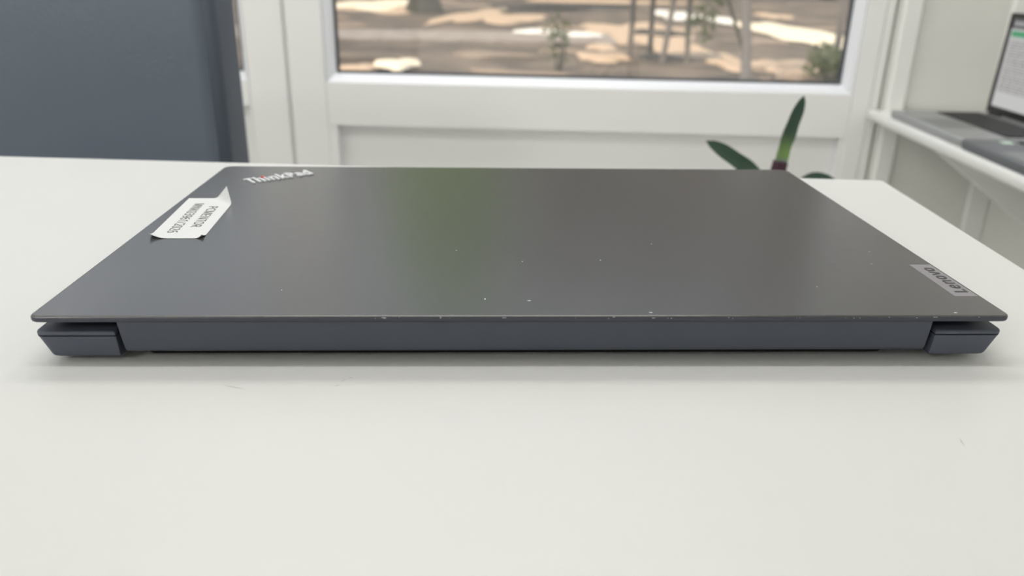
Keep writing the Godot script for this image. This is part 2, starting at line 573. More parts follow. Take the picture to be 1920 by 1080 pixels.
# letters as solid type, one mesh each, laid flat on y = h. dir = reading direction, up = letter-up direction, both in (x, z)
func letters(parent: Node, called: String, text: String, f: Font, cap: float, width: float, start: Vector3, dir: Vector3, up: Vector3, m: String, depth: float, joined := false):
	var fs := 64
	var total := f.get_string_size(text, HORIZONTAL_ALIGNMENT_LEFT, -1, fs).x
	var px := cap / (0.714 * fs)
	var sx := width / (total * px)
	var b := Basis(dir * sx, up, Vector3.UP)
	var st := begin()
	for i in text.length():
		if text[i] == " ":
			continue
		var tm := TextMesh.new()
		tm.text = text[i]
		tm.font = f
		tm.font_size = fs
		tm.pixel_size = px
		tm.depth = depth
		tm.curve_step = 1.0
		tm.horizontal_alignment = HORIZONTAL_ALIGNMENT_LEFT
		tm.vertical_alignment = VERTICAL_ALIGNMENT_BOTTOM
		var adv := f.get_string_size(text.substr(0, i), HORIZONTAL_ALIGNMENT_LEFT, -1, fs).x
		var drop := f.get_descent(fs) * px
		var t := Transform3D(b, start + dir * (adv * px * sx) - up * drop + Vector3.UP * depth / 2.0)
		if joined:
			st.append_from(tm, 0, t)
		else:
			var s2 := begin()
			s2.append_from(tm, 0, t)
			put(called, s2.commit(), m, parent)
	if joined:
		put(called, st.commit(), m, parent)


func laptop():
	var o := thing("laptop", "closed dark grey laptop with a peeling white printed sticker on its lid", "laptop", Vector3.ZERO, 0.0770536)
	o.rotation.z = 0.003
	o.position.y = 0.0004
	var mm := 0.001
	var W := 0.1825
	# lid: a dark rim that carries a thin metal top plate with rounded corners
	var edge := [Vector2(-0.1839, 0.0), Vector2(0.1838, 0.0), Vector2(0.1827, 0.2400), Vector2(-0.1825, 0.2400)]
	var er := [0.0032, 0.0032, 0.006, 0.006]
	var st := begin()
	loft(st, edge, er, [[0.0170, 0.0006], [0.0173, 0.0002], [0.0178, 0.0], [0.0188, 0.0], [0.01902, 0.0001]], 8)
	put("lid_rim", done(st), "rim", o)
	st = begin()
	loft(st, edge, er, [[0.0190, 0.0001], [0.01921, 0.0002], [0.0194, 0.00045], [0.0195, 0.0009]], 8)
	var lid := put("lid", done(st), "lid", o)
	# bezel under the lid, set back from its rear edge
	st = begin()
	loft(st, rect(-W + 0.003, W - 0.003, -0.014, -0.237), [0.003, 0.003, 0.003, 0.003], [[0.0129, 0.0], [0.0171, 0.0]], 4)
	put("screen_bezel", done(st), "rubber", o)
	# keyboard deck with a notch for the hinge
	var n0 := -0.1539
	var n1 := 0.1560
	var deck := [Vector2(-0.1833, 0.0008), Vector2(n0, 0.0008), Vector2(n0, 0.016), Vector2(n1, 0.016), Vector2(n1, 0.0008), Vector2(0.1827, 0.0008), Vector2(0.1827, 0.2385), Vector2(-0.1833, 0.2385)]
	var rr := [0.0032, 0.0004, 0.0006, 0.0006, 0.0004, 0.0032, 0.006, 0.006]
	st = begin()
	loft(st, deck, rr, [[0.0114, 0.0003], [0.0116, 0.0], [0.0123, 0.0], [0.0127, 0.0002], [0.0130, 0.0007]], 6)
	put("keyboard_deck", done(st), "body", o)
	# lower shell, walls sloping in towards the feet
	var s_in := [Vector2(-0.1833, 0.0009), Vector2(n0, 0.0009), Vector2(n0, 0.016), Vector2(n1, 0.016), Vector2(n1, 0.0009), Vector2(0.1827, 0.0009), Vector2(0.1827, 0.2385), Vector2(-0.1833, 0.2385)]
	st = begin()
	var prof := [[0.0025, 4.5, 1.3], [0.0028, 3.9, 0.9], [0.0034, 3.5, 0.7], [0.0104, 0.5, 0.1], [0.0110, 0.1, 0.0]]
	var rings := []
	for p in prof:
		var q := s_in.duplicate()
		var dx: float = p[1] * mm
		var dz: float = p[2] * mm
		q[0] += Vector2(dx, dz)
		q[1] += Vector2((0.0110 - p[0]) * 0.03, dz)
		q[2] += Vector2((0.0110 - p[0]) * 0.03, 0)
		q[3] += Vector2(-(0.0110 - p[0]) * 0.03, 0)
		q[4] += Vector2(-(0.0110 - p[0]) * 0.03, dz)
		q[5] += Vector2(-dx, dz)
		q[6] += Vector2(-dx, -dx)
		q[7] += Vector2(dx, -dx)
		var ring := []
		for v in outline(q, [0.0030, 0.0004, 0.0006, 0.0006, 0.0004, 0.0030, 0.006, 0.006], 0.0, 6):
			ring.append(Vector3(v.x, p[0], -v.y))
		rings.append(ring)
	st.set_smooth_group(1)
	var n: int = rings[0].size()
	for k in rings.size() - 1:
		for i in n:
			var j := (i + 1) % n
			quad(st, rings[k][i], rings[k][j], rings[k + 1][j], rings[k + 1][i])
	st.set_smooth_group(-1)
	for top in [0, rings.size() - 1]:
		var flat := PackedVector2Array()
		for v in rings[top]:
			flat.append(Vector2(v.x, -v.z))
		var ids := Geometry2D.triangulate_polygon(flat)
		for k in range(0, ids.size(), 3):
			var a: Vector3 = rings[top][ids[k]]
			var b: Vector3 = rings[top][ids[k + 1]]
			var c: Vector3 = rings[top][ids[k + 2]]
			if ((b - a).cross(c - a).y > 0.0) == (top > 0):
				tri(st, a, b, c)
			else:
				tri(st, a, c, b)
	put("lower_shell", done(st), "body", o)
	# long hinge cover between the two rear corners
	st = begin()
	var hy := [0.0174, 0.0168, 0.0120, 0.0066, 0.0051, 0.0045]
	var hz := [-0.0010, -0.0009, -0.0008, -0.0010, -0.0014, -0.0022]
	st.set_smooth_group(1)
	var L := []
	var Rr := []
	for k in hy.size():
		var t: float = (0.0174 - hy[k]) / 0.0124
		L.append(Vector3(-0.1527 + 0.0017 * t, hy[k], hz[k]))
		Rr.append(Vector3(0.1540 - 0.0013 * t, hy[k], hz[k]))
	for k in hy.size() - 1:
		quad(st, L[k + 1], Rr[k + 1], Rr[k], L[k])
	st.set_smooth_group(-1)
	var back := -0.0130
	for k in hy.size() - 1:
		var lb := func(v): return Vector3(v.x, v.y, back)
		quad(st, lb.call(L[k + 1]), L[k + 1], L[k], lb.call(L[k]))
		quad(st, Rr[k + 1], lb.call(Rr[k + 1]), lb.call(Rr[k]), Rr[k])
	var e: int = hy.size() - 1
	quad(st, Vector3(L[e].x, L[e].y, back), Vector3(Rr[e].x, Rr[e].y, back), Rr[e], L[e])
	quad(st, L[0], Rr[0], Vector3(Rr[0].x, Rr[0].y, back), Vector3(L[0].x, L[0].y, back))
	quad(st, Vector3(Rr[e].x, Rr[e].y, back), Vector3(L[e].x, L[e].y, back), Vector3(L[0].x, L[0].y, back), Vector3(Rr[0].x, Rr[0].y, back))
	put("hinge_cover", done(st), "hinge", o)
	# rubber feet
	for f in [[-0.147, 0.1415, -0.0089, -0.018], [-0.13, -0.07, -0.215, -0.222], [0.07, 0.13, -0.215, -0.222]]:
		st = begin()
		loft(st, rect(f[0], f[1], f[2], f[3]), [0.003, 0.003, 0.003, 0.003], [[0.0, 0.0006], [0.0006, 0.0], [0.0034, 0.0]], 5)
		put("rubber_foot", done(st), "rubber", o)
	# raised metal lettering near the far corner of the lid
	var f := bold()
	var dir := Vector3(0.80, 0, -0.60).normalized()
	var up := Vector3.UP.cross(dir).normalized()
	var word := "Th\u0131nkPad"
	var cap := 0.0116
	var wid := 0.0412
	var start := Vector3(-0.1545, 0.0195, -0.1936)
	letters(lid, "logo_letter", word, f, cap, wid, start, dir, up, "logo", 0.0007)
	# the red dot of the letter i
	var fs := 64
	var tot := f.get_string_size(word, HORIZONTAL_ALIGNMENT_LEFT, -1, fs).x
	var mid := (f.get_string_size("Th", HORIZONTAL_ALIGNMENT_LEFT, -1, fs).x + 0.5 * f.get_string_size("\u0131", HORIZONTAL_ALIGNMENT_LEFT, -1, fs).x) / tot * wid
	st = begin()
	lathe(st, [Vector2(0.0011, 0.0195), Vector2(0.0011, 0.0200), Vector2(0.0009, 0.0202), Vector2(0.0, 0.0202)], 16)
	var dot := put("logo_dot", done(st), "red", lid, start + dir * mid + up * cap * 0.97 - Vector3(0, 0.0195, 0))
	dot.set_meta("label", "red dot of the letter i")
	# satin name plate let into the edge of the lid
	st = begin()
	loft(st, rect(0.1726, 0.1822, -0.0199, -0.0570), [0.0, 0.0, 0.0, 0.0], [[0.0190, 0.0], [0.01954, 0.0]], 1)
	var plate := put("name_plate", done(st), "plate", o)
	letters(plate, "plate_letter", "Lenovo", f, 0.0053, 0.0303, Vector3(0.1806, 0.01954, -0.0232), Vector3(0, 0, -1), Vector3(-1, 0, 0), "plate_ink", 0.00008)
	# small bright chips worn into the lid
	var rng := RandomNumberGenerator.new()
	rng.seed = 77
	st = begin()
	st.set_smooth_group(-1)
	var spots := [[0.0, -0.0152, 0.0008, 0.0003], [-0.0172, -0.0168, 0.0003, 0.0007], [0.0345, -0.062, 0.0004, 0.0002], [0.0455, -0.0035, 0.0008, 0.00025], [0.1635, -0.0032, 0.0007, 0.0004], [0.156, -0.058, 0.0004, 0.0002], [0.120, -0.030, 0.0003, 0.0002], [-0.0005, -0.06, 0.0003, 0.0002], [-0.03, -0.075, 0.0003, 0.0002], [-0.098, -0.026, 0.0003, 0.0002], [0.1625, -0.0745, 0.0004, 0.0002], [0.062, -0.085, 0.0003, 0.0002]]
	for s in spots:
		var c := Vector3(s[0], 0.01952, s[1])
		var q := []
		for k in 5:
			var a := TAU * k / 5.0 + rng.randf() * 0.5
			q.append(c + Vector3(cos(a) * s[2], 0, -sin(a) * s[3]))
		for k in range(1, 4):
			tri(st, q[0], q[k], q[k + 1])
	for k in 26:  # along the rear rim
		var x := rng.randf_range(-0.06, 0.172)
		var w := rng.randf_range(0.0002, 0.0016) * (1.0 if k % 4 == 0 else 0.4)
		var y := rng.randf_range(0.0185, 0.0191)
		quad(st, Vector3(x, y, 0.00004), Vector3(x + w, y, 0.00004), Vector3(x + w, y + 0.00015, 0.00001), Vector3(x, y + 0.00015, 0.00001))
	var chips := put("paint_chips", done(st), "chip", o)
	chips.set_meta("kind", "stuff")
	sticker(o)


# white paper sticker whose corners curl off the lid
func sticker(parent: Node):
	var C := Vector3(-0.1645, 0.01958, -0.1262)
	var a := deg_to_rad(2.8)
	var U := Vector3(cos(a), 0, -sin(a) * 0.35).normalized()  # across, away from the lid's edge
	var V := Vector3(sin(a) * 1.25, 0, cos(a)).normalized()    # along, towards the hinge
	var hu := 0.0128
	var hv := 0.0355
	# [point on the fold, outward direction, bend radius] in (u, v)
	var folds := [
		[Vector2(0.0004, -hv), Vector2(hu, -hv + 0.0145), 0.0024, 1.2],
		[Vector2(-hu + 0.0095, hv), Vector2(-hu, hv - 0.0100), 0.0085, 1.1],
		[Vector2(hu - 0.0040, hv), Vector2(hu, hv - 0.0065), 0.0030, 1.1],
	]
	var bend := func(p: Vector2) -> Vector3:
		var h := 0.0
		for f in folds:
			var d: Vector2 = (f[1] - f[0]).normalized()
			var nrm := Vector2(-d.y, d.x)
			if nrm.dot(Vector2.ZERO - f[0]) > 0:
				nrm = -nrm
			var s: float = nrm.dot(p - f[0])
			if s > 0.0:
				var ang: float = minf(s / f[2], f[3])
				var arc: float = ang * f[2]
				var along: float = f[2] * sin(ang) + (s - arc) * cos(ang)
				h = f[2] * (1.0 - cos(ang)) + (s - arc) * sin(ang)
				p += nrm * (along - s)
		return C + U * p.x + V * p.y + Vector3.UP * (h + 0.00006)
	var st := begin()
	st.set_smooth_group(1)
	var nu := 30
	var nv := 80
	for i in nu:
		for j in nv:
			var P := func(ii, jj): return bend.call(Vector2(-hu + 2 * hu * ii / nu, -hv + 2 * hv * jj / nv))
			quad(st, P.call(i, j + 1), P.call(i + 1, j + 1), P.call(i + 1, j), P.call(i, j))
	var s := put("paper_sticker", done(st), "sticker", parent)
	s.set_meta("label", "white printed sticker with curling corners")
	var f := SystemFont.new()
	f.font_names = PackedStringArray(["Droid Sans"])
	letters(s, "printed_line", "PCMENTOR", f, 0.0048, 0.0375, C + U * 0.0022 - V * 0.0195 + Vector3.UP * 0.00009, V, U, "ink", 0.00004, true)
	letters(s, "printed_line", "MNK03961/2026", f, 0.0048, 0.0520, C + U * -0.0066 - V * 0.0250 + Vector3.UP * 0.00009, V, U, "ink", 0.00004, true)


# ================= office chair =================

func chair():
	var z := -0.7
	var xr := -0.396
	var w := 0.53
	var cx := xr - w / 2
	var o := thing("office_chair", "dark blue-grey leather office chair with an upholstered back behind the desk", "chair", Vector3(cx, FLOOR, z - 0.02))
	var base := Vector3(0, -FLOOR, 0.02)
	# backrest: upright cushion, rounded sides; outline in (x, -z), stacked upwards from the seat
	var st := begin()
	var d := 0.085
	loft(st, [Vector2(-w / 2 + 0.009, 0.0), Vector2(w / 2 - 0.009, 0.0), Vector2(w / 2 - 0.009, d), Vector2(-w / 2 + 0.009, d)], [0.02, 0.02, 0.03, 0.03], [[-0.30, 0.02], [-0.28, 0.004], [-0.2, 0.0], [0.05, 0.0], [0.15, 0.002], [0.185, 0.012], [0.20, 0.03]], 6)
	put("backrest", done(st), "leather", o, base + Vector3(0, 0, -0.02))
	for s in [-1, 1]:
		st = begin()
		var xa: float = s * (w / 2 - 0.0255)
		loft(st, [Vector2(xa - 0.0115, 0.0), Vector2(xa + 0.0115, 0.0), Vector2(xa + 0.0115, 0.07), Vector2(xa - 0.0115, 0.07)], [0.009, 0.009, 0.009, 0.009], [[-0.28, 0.01], [-0.27, 0.0], [0.16, 0.0], [0.178, 0.008]], 5)
		put("side_bolster", done(st), "leather_seam", o, base + Vector3(s * 0.0145, 0, -0.026))
	st = begin()
	loft(st, [Vector2(-0.25, -0.46), Vector2(0.25, -0.46), Vector2(0.25, 0.02), Vector2(-0.25, 0.02)], [0.06, 0.06, 0.04, 0.04], [[-0.36, 0.02], [-0.345, 0.0], [-0.28, 0.0], [-0.262, 0.012], [-0.255, 0.04]], 6)
	put("seat", done(st), "leather", o, base + Vector3(0, 0, 0.01))
	st = begin()
	tube(st, [Vector3(0, -0.36, 0.2), Vector3(0, -0.5, 0.2), Vector3(0, -0.501, 0.2), Vector3(0, -0.66, 0.2)], [0.02, 0.02, 0.03, 0.03], 16)
	put("gas_column", done(st), "chrome", o, base)
	for k in 5:
		var a := TAU * k / 5.0 + 0.3
		var r := Vector3(cos(a), 0, sin(a))
		st = begin()
		tube(st, [Vector3(0, -0.655, 0.2) + r * 0.02, Vector3(0, -0.67, 0.2) + r * 0.18, Vector3(0, -0.695, 0.2) + r * 0.29], [0.026, 0.022, 0.015], 10)
		var foot := put("foot", done(st), "chair_black", o, base)
		st = begin()
		for side in [-1, 1]:
			var ax := Vector3(-r.z, 0, r.x)
			var c = Vector3(0, -0.732, 0.2) + r * 0.285 + ax * 0.012 * side
			tube(st, [c - ax * 0.008, c - ax * 0.007, c + ax * 0.007, c + ax * 0.008], [0.022, 0.0275, 0.0275, 0.022], 16)
		put("caster", done(st), "chair_black", foot)


# ================= shelf and the two open notebooks =================

func shelf():
	var o := thing("wall_shelf", "long white shelf board along the pale wall, under the open notebooks", "shelf", Vector3(1.0, -0.125, -0.2))
	var st := begin()
	loft(st, rect(-0.302, 0.0, -0.45, -1.295), [0.003, 0.003, 0.003, 0.003], [[-0.02, 0.002], [-0.018, 0.0], [-0.002, 0.0], [0.0, 0.002]], 4)
	put("board", done(st), "shelf", o)
	for z in [-0.55, -1.1]:
		st = begin()
		var p := PackedVector2Array([Vector2(-0.001, -0.0205), Vector2(-0.25, -0.0205), Vector2(-0.25, -0.035), Vector2(-0.02, -0.2), Vector2(-0.001, -0.2)])
		prism(st, p, z + 0.012, z - 0.012)
		put("bracket", done(st), "trim", o)


func notebook(where: Vector3, width: float, label: String, far_one: bool):
	# the front edge runs along z at where.x, the hinge lies towards the wall; where is the far front corner
	var o := thing("notebook", label, "laptop", where)
	var D := 0.195
	var st := begin()
	loft(st, rect(0, D, width, 0), [0.008, 0.008, 0.004, 0.004], [[0.0, 0.003], [0.004, 0.0005], [0.011, 0.0], [0.0145, 0.0002], [0.0152, 0.001]], 6)
	put("base", done(st), "alu" if far_one else "alu_dark", o)
	# keyboard: dark well with rows of key caps
	put("keyboard_well", span(Vector3(0.083, 0.0152, 0.012), Vector3(0.166, 0.01535, width - 0.012)), "bezel", o)
	st = begin()
	for r in 6:
		var cols := 14
		for c in cols:
			var cw := (width - 0.03) / cols
			var x := 0.0905 + r * 0.0137
			if r == 0 and c > 3 and c < 9:
				continue
			box(st, Vector3(x, 0.0162, 0.015 + cw * (c + 0.5)), Vector3(0.0112, 0.0018, cw - 0.003), 0.0005)
	st.set_smooth_group(-1)
	box(st, Vector3(0.0905, 0.0162, 0.015 + (width - 0.03) * 6.5 / 14), Vector3(0.0112, 0.0018, (width - 0.03) * 5 / 14 - 0.003), 0.0005)
	var keys := put("keys", done(st), "key", o)
	keys.set_meta("kind", "stuff")
	put("touchpad", span(Vector3(0.012, 0.0151, width / 2 - 0.05), Vector3(0.074, 0.01545, width / 2 + 0.05)), "pad", o)
	for hz in [0.02, width - 0.06]:
		put("hinge", span(Vector3(0.179, 0.008, hz), Vector3(0.19, 0.019, hz + 0.04), 0.003), "bezel", o)
	if not far_one:
		st = begin()
		loft(st, rect(0.055, 0.072, 0.032, 0.012), [0.002, 0.002, 0.002, 0.002], [[0.0151, 0], [0.0155, 0]], 3)
		put("palm_sticker", done(st), "tag", o)
	# display, almost upright
	var lean := deg_to_rad(2.0)
	var hinge := Vector3(0.187, 0.0175, 0)
	var tf := Transform3D(Basis(Vector3(0, 0, 1), -lean), hinge)
	var H := 0.188
	st = begin()
	box(st, Vector3(0.0045, H / 2, width / 2), Vector3(0.005, H, width), 0.0015, tf)
	var lidp := put("display_lid", done(st), "alu", o)
	st = begin()
	var bz := 0.0115
	for b in [[0.0, 0.014, 0.0, width], [H - 0.010, H - 0.001, 0.0, width], [0.014, H - 0.010, 0.0, bz], [0.014, H - 0.010, width - bz, width]]:
		box(st, Vector3(0.0012, (b[0] + b[1]) / 2, (b[2] + b[3]) / 2), Vector3(0.0022, b[1] - b[0], b[3] - b[2]), 0.0, tf)
	put("bezel", done(st), "bezel", lidp)
	# what the screen shows: a dark title bar, a green bar and a page of grey text
	var im := Image.create(256, 192, false, Image.FORMAT_RGB8)
	im.fill(Color(0.80, 0.80, 0.80))
	im.fill_rect(Rect2i(0, 0, 256, 22), Color(0.36, 0.36, 0.37))
	for k in 5:
		im.fill_rect(Rect2i(8 + k * 14, 6, 9, 9), Color(0.72, 0.72, 0.72))
	im.fill_rect(Rect2i(4, 26, 248, 13), Color(0.30, 0.62, 0.45))
	im.fill_rect(Rect2i(0, 42, 256, 118), Color(0.76, 0.755, 0.755))
	var rng := RandomNumberGenerator.new()
	rng.seed = 5
	for k in 19:
		var x := 10
		while x < 236:
			var w := rng.randi_range(6, 22)
			im.fill_rect(Rect2i(x, 46 + k * 6, mini(w, 244 - x), 3), Color(0.56, 0.555, 0.555) if k % 3 else Color(0.63, 0.62, 0.62))
			x += w + 4
	var sm := StandardMaterial3D.new()
	sm.resource_name = "screen_glow"
	sm.albedo_color = Color(0.02, 0.02, 0.02)
	sm.roughness = 0.3
	sm.emission_enabled = true
	sm.emission = Color(1, 1, 1)
	sm.emission_operator = BaseMaterial3D.EMISSION_OP_MULTIPLY
	sm.emission_texture = ImageTexture.create_from_image(im)
	sm.emission_energy_multiplier = 0.95
	st = begin()
	st.set_smooth_group(-1)
	var c := [Vector3(0.0013, 0.014, bz), Vector3(0.0013, 0.014, width - bz), Vector3(0.0013, H - 0.010, width - bz), Vector3(0.0013, H - 0.010, bz)]
	var uv := [Vector2(0, 1), Vector2(1, 1), Vector2(1, 0), Vector2(0, 0)]
	for k in [0, 1, 2, 0, 2, 3]:
		st.set_uv(uv[k])
		st.add_vertex(tf * c[k])
	var scr := MeshInstance3D.new()
	scr.name = "screen"
	scr.mesh = done(st)
	scr.material_override = sm
	lidp.add_child(scr)
	var l := AreaLight3D.new()
	l.name = "screen_light"
	l.area_size = Vector2(width - 0.02, H - 0.03)
	l.light_energy = 0.004
	l.area_range = 6.0
	l.shadow_enabled = true
	l.position = tf * Vector3(-0.004, H / 2, width / 2)
	l.rotation.y = PI / 2
	o.add_child(l)


# ================= pot plant =================

func plant():
	var z := -0.65
	var o := thing("potted_plant", "potted plant with long dark green leaves and purple stem base behind the desk", "plant", Vector3(0.272, FLOOR, z))
	var st := begin()
	lathe(st, [Vector2(0.0, 0.0), Vector2(0.085, 0.0), Vector2(0.09, 0.01), Vector2(0.118, 0.50), Vector2(0.122, 0.505), Vector2(0.122, 0.53), Vector2(0.112, 0.53), Vector2(0.108, 0.49)], 40)
	put("planter", done(st), "pot", o)
	st = begin()
	lathe(st, [Vector2(0.109, 0.495), Vector2(0.07, 0.502), Vector2(0.0, 0.506)], 24)
	put("soil", done(st), "soil", o)
	st = begin()
	tube(st, [Vector3(0.012, 0.50, 0), Vector3(0.010, 0.6, 0.0), Vector3(0.002, 0.675, 0.002), Vector3(0.0045, 0.7005, 0.004)], [0.011, 0.0105, 0.0095, 0.0085], 12)
	put("stem", done(st), "stem", o)
	# leaves: [base, mid control, tip, half width, base colour]
	var y0 := -FLOOR
	var lv := [
		[Vector3(0.0045, y0 - 0.0600, 0.004), Vector3(0.006, y0 - 0.03, 0.005), Vector3(0.0175, y0 + 0.016, 0.012), 0.0076, Color(0.20, 0.33, 0.10)],
		[Vector3(-0.008, y0 - 0.092, 0.012), Vector3(-0.036, y0 - 0.060, 0.03), Vector3(-0.089, y0 - 0.032, 0.035), 0.0088, Color(0.08, 0.16, 0.10)],
		[Vector3(0.012, y0 - 0.125, 0.0), Vector3(0.046, y0 - 0.050, -0.01), Vector3(0.092, y0 - 0.110, -0.02), 0.009, Color(0.06, 0.13, 0.09)],
		[Vector3(0.0, y0 - 0.13, 0.0), Vector3(-0.06, y0 - 0.11, -0.05), Vector3(-0.13, y0 - 0.16, -0.08), 0.009, Color(0.07, 0.15, 0.09)],
		[Vector3(0.0, y0 - 0.13, 0.0), Vector3(0.03, y0 - 0.12, 0.07), Vector3(0.05, y0 - 0.19, 0.13), 0.009, Color(0.07, 0.15, 0.09)],
		[Vector3(0.0, y0 - 0.13, 0.0), Vector3(-0.04, y0 - 0.13, 0.06), Vector3(-0.07, y0 - 0.2, 0.11), 0.009, Color(0.07, 0.15, 0.09)],
	]
	for l in lv:
		st = begin()
		st.set_smooth_group(1)
		var N := 18
		var rows := []
		for i in N + 1:
			var t := float(i) / N
			var p: Vector3 = l[0].lerp(l[1], t).lerp(l[1].lerp(l[2], t), t)
			var d: Vector3 = (l[1] - l[0]).lerp(l[2] - l[1], t).normalized()
			var side := d.cross(Vector3(0.1, 0.25, 1)).normalized()
			var w: float = l[3] * (1.0 if t < 0.55 else sqrt(maxf(0.0, 1.0 - pow((t - 0.55) / 0.45, 2.0)))) * lerpf(0.9, 1.0, minf(t * 3, 1)) * (1.0 + 0.06 * sin(t * 17.0))
			if i == N:
				w = 0.0003
			var nrm := side.cross(d).normalized()
			var col: Color = l[4].lerp(Color(0.035, 0.075, 0.05), smoothstep(0.12, 0.55, t))
			if t < 0.1:
				col = Color(0.22, 0.27, 0.28).lerp(l[4], t / 0.1)
			rows.append([p + side * w + nrm * w * 0.35, p, p - side * w + nrm * w * 0.35, col, nrm * 0.0006])
		for i in N:
			for k in 2:
				for v in [[0, 0], [0, 1], [1, 1], [0, 0], [1, 1], [1, 0]]:
					st.set_color(rows[i + v[0]][3])
					st.add_vertex(rows[i + v[0]][k + v[1]])
				for v in [[0, 0], [1, 1], [0, 1], [0, 0], [1, 0], [1, 1]]:
					st.set_color(rows[i + v[0]][3])
					st.add_vertex(rows[i + v[0]][k + v[1]] - rows[i + v[0]][4])
		put("leaf", done(st), "leaf", o)


# ================= outdoors =================

func blob(st: SurfaceTool, c: Vector3, rx: float, rz: float, h: float, seed_: int, turn := 0.0):
	var rng := RandomNumberGenerator.new()
	rng.seed = seed_
	var n := 36
	var ph := [rng.randf() * TAU, rng.randf() * TAU, rng.randf() * TAU]
	var prev := []
	st.set_smooth_group(1)
	for ring in 4:
		var f: float = [1.0, 0.9, 0.6, 0.0][ring]
		var row := []
		for k in n:
			var a := TAU * k / n
			var r := 1.0 + 0.2 * sin(3 * a + ph[0]) + 0.14 * sin(5 * a + ph[1]) + 0.08 * sin(9 * a + ph[2])
			var p := Vector3(cos(a) * rx * r * f, 0, -sin(a) * rz * r * f).rotated(Vector3.UP, turn)
			row.append(c + p + Vector3(0, [-0.02, h * 0.6, h * 0.95, h][ring], 0))
		if ring:
			for k in n:
				quad(st, prev[k], prev[(k + 1) % n], row[(k + 1) % n], row[k])
		prev = row


func foliage(parent: Node, called: String, m: String, centre: Vector3, r: Vector3, count: int, leaf_len: float, seed_: int, shell := 0.35):
	var rng := RandomNumberGenerator.new()
	rng.seed = seed_
	var st := begin()
	st.set_smooth_group(-1)
	var a := Vector3(-0.5, 0, 0)
	var b := Vector3(0, 0.06, -0.24)
	var c := Vector3(0.5, -0.05, 0)
	var d := Vector3(0, 0.06, 0.24)
	tri(st, a, c, b)
	tri(st, a, d, c)
	var mm := MultiMesh.new()
	mm.transform_format = MultiMesh.TRANSFORM_3D
	mm.mesh = done(st)
	mm.instance_count = count
	var lobes := []
	for k in 9:
		lobes.append(Vector3(rng.randfn(0, 0.45), rng.randfn(0, 0.4), rng.randfn(0, 0.45)))
	for i in count:
		var v := Vector3(rng.randfn(), rng.randfn(), rng.randfn()).normalized() * pow(rng.randf(), shell) * 0.55
		v += lobes[i % 9] * 0.75
		var bs := Basis.from_euler(Vector3(rng.randf() * TAU, rng.randf() * TAU, rng.randf() * TAU)).scaled(Vector3.ONE * leaf_len * rng.randf_range(0.7, 1.3))
		mm.set_instance_transform(i, Transform3D(bs, centre + v * r))
	var o := MultiMeshInstance3D.new()
	o.name = called
	o.multimesh = mm
	o.material_override = mats[m]
	o.set_meta("kind", "stuff")
	parent.add_child(o, true)


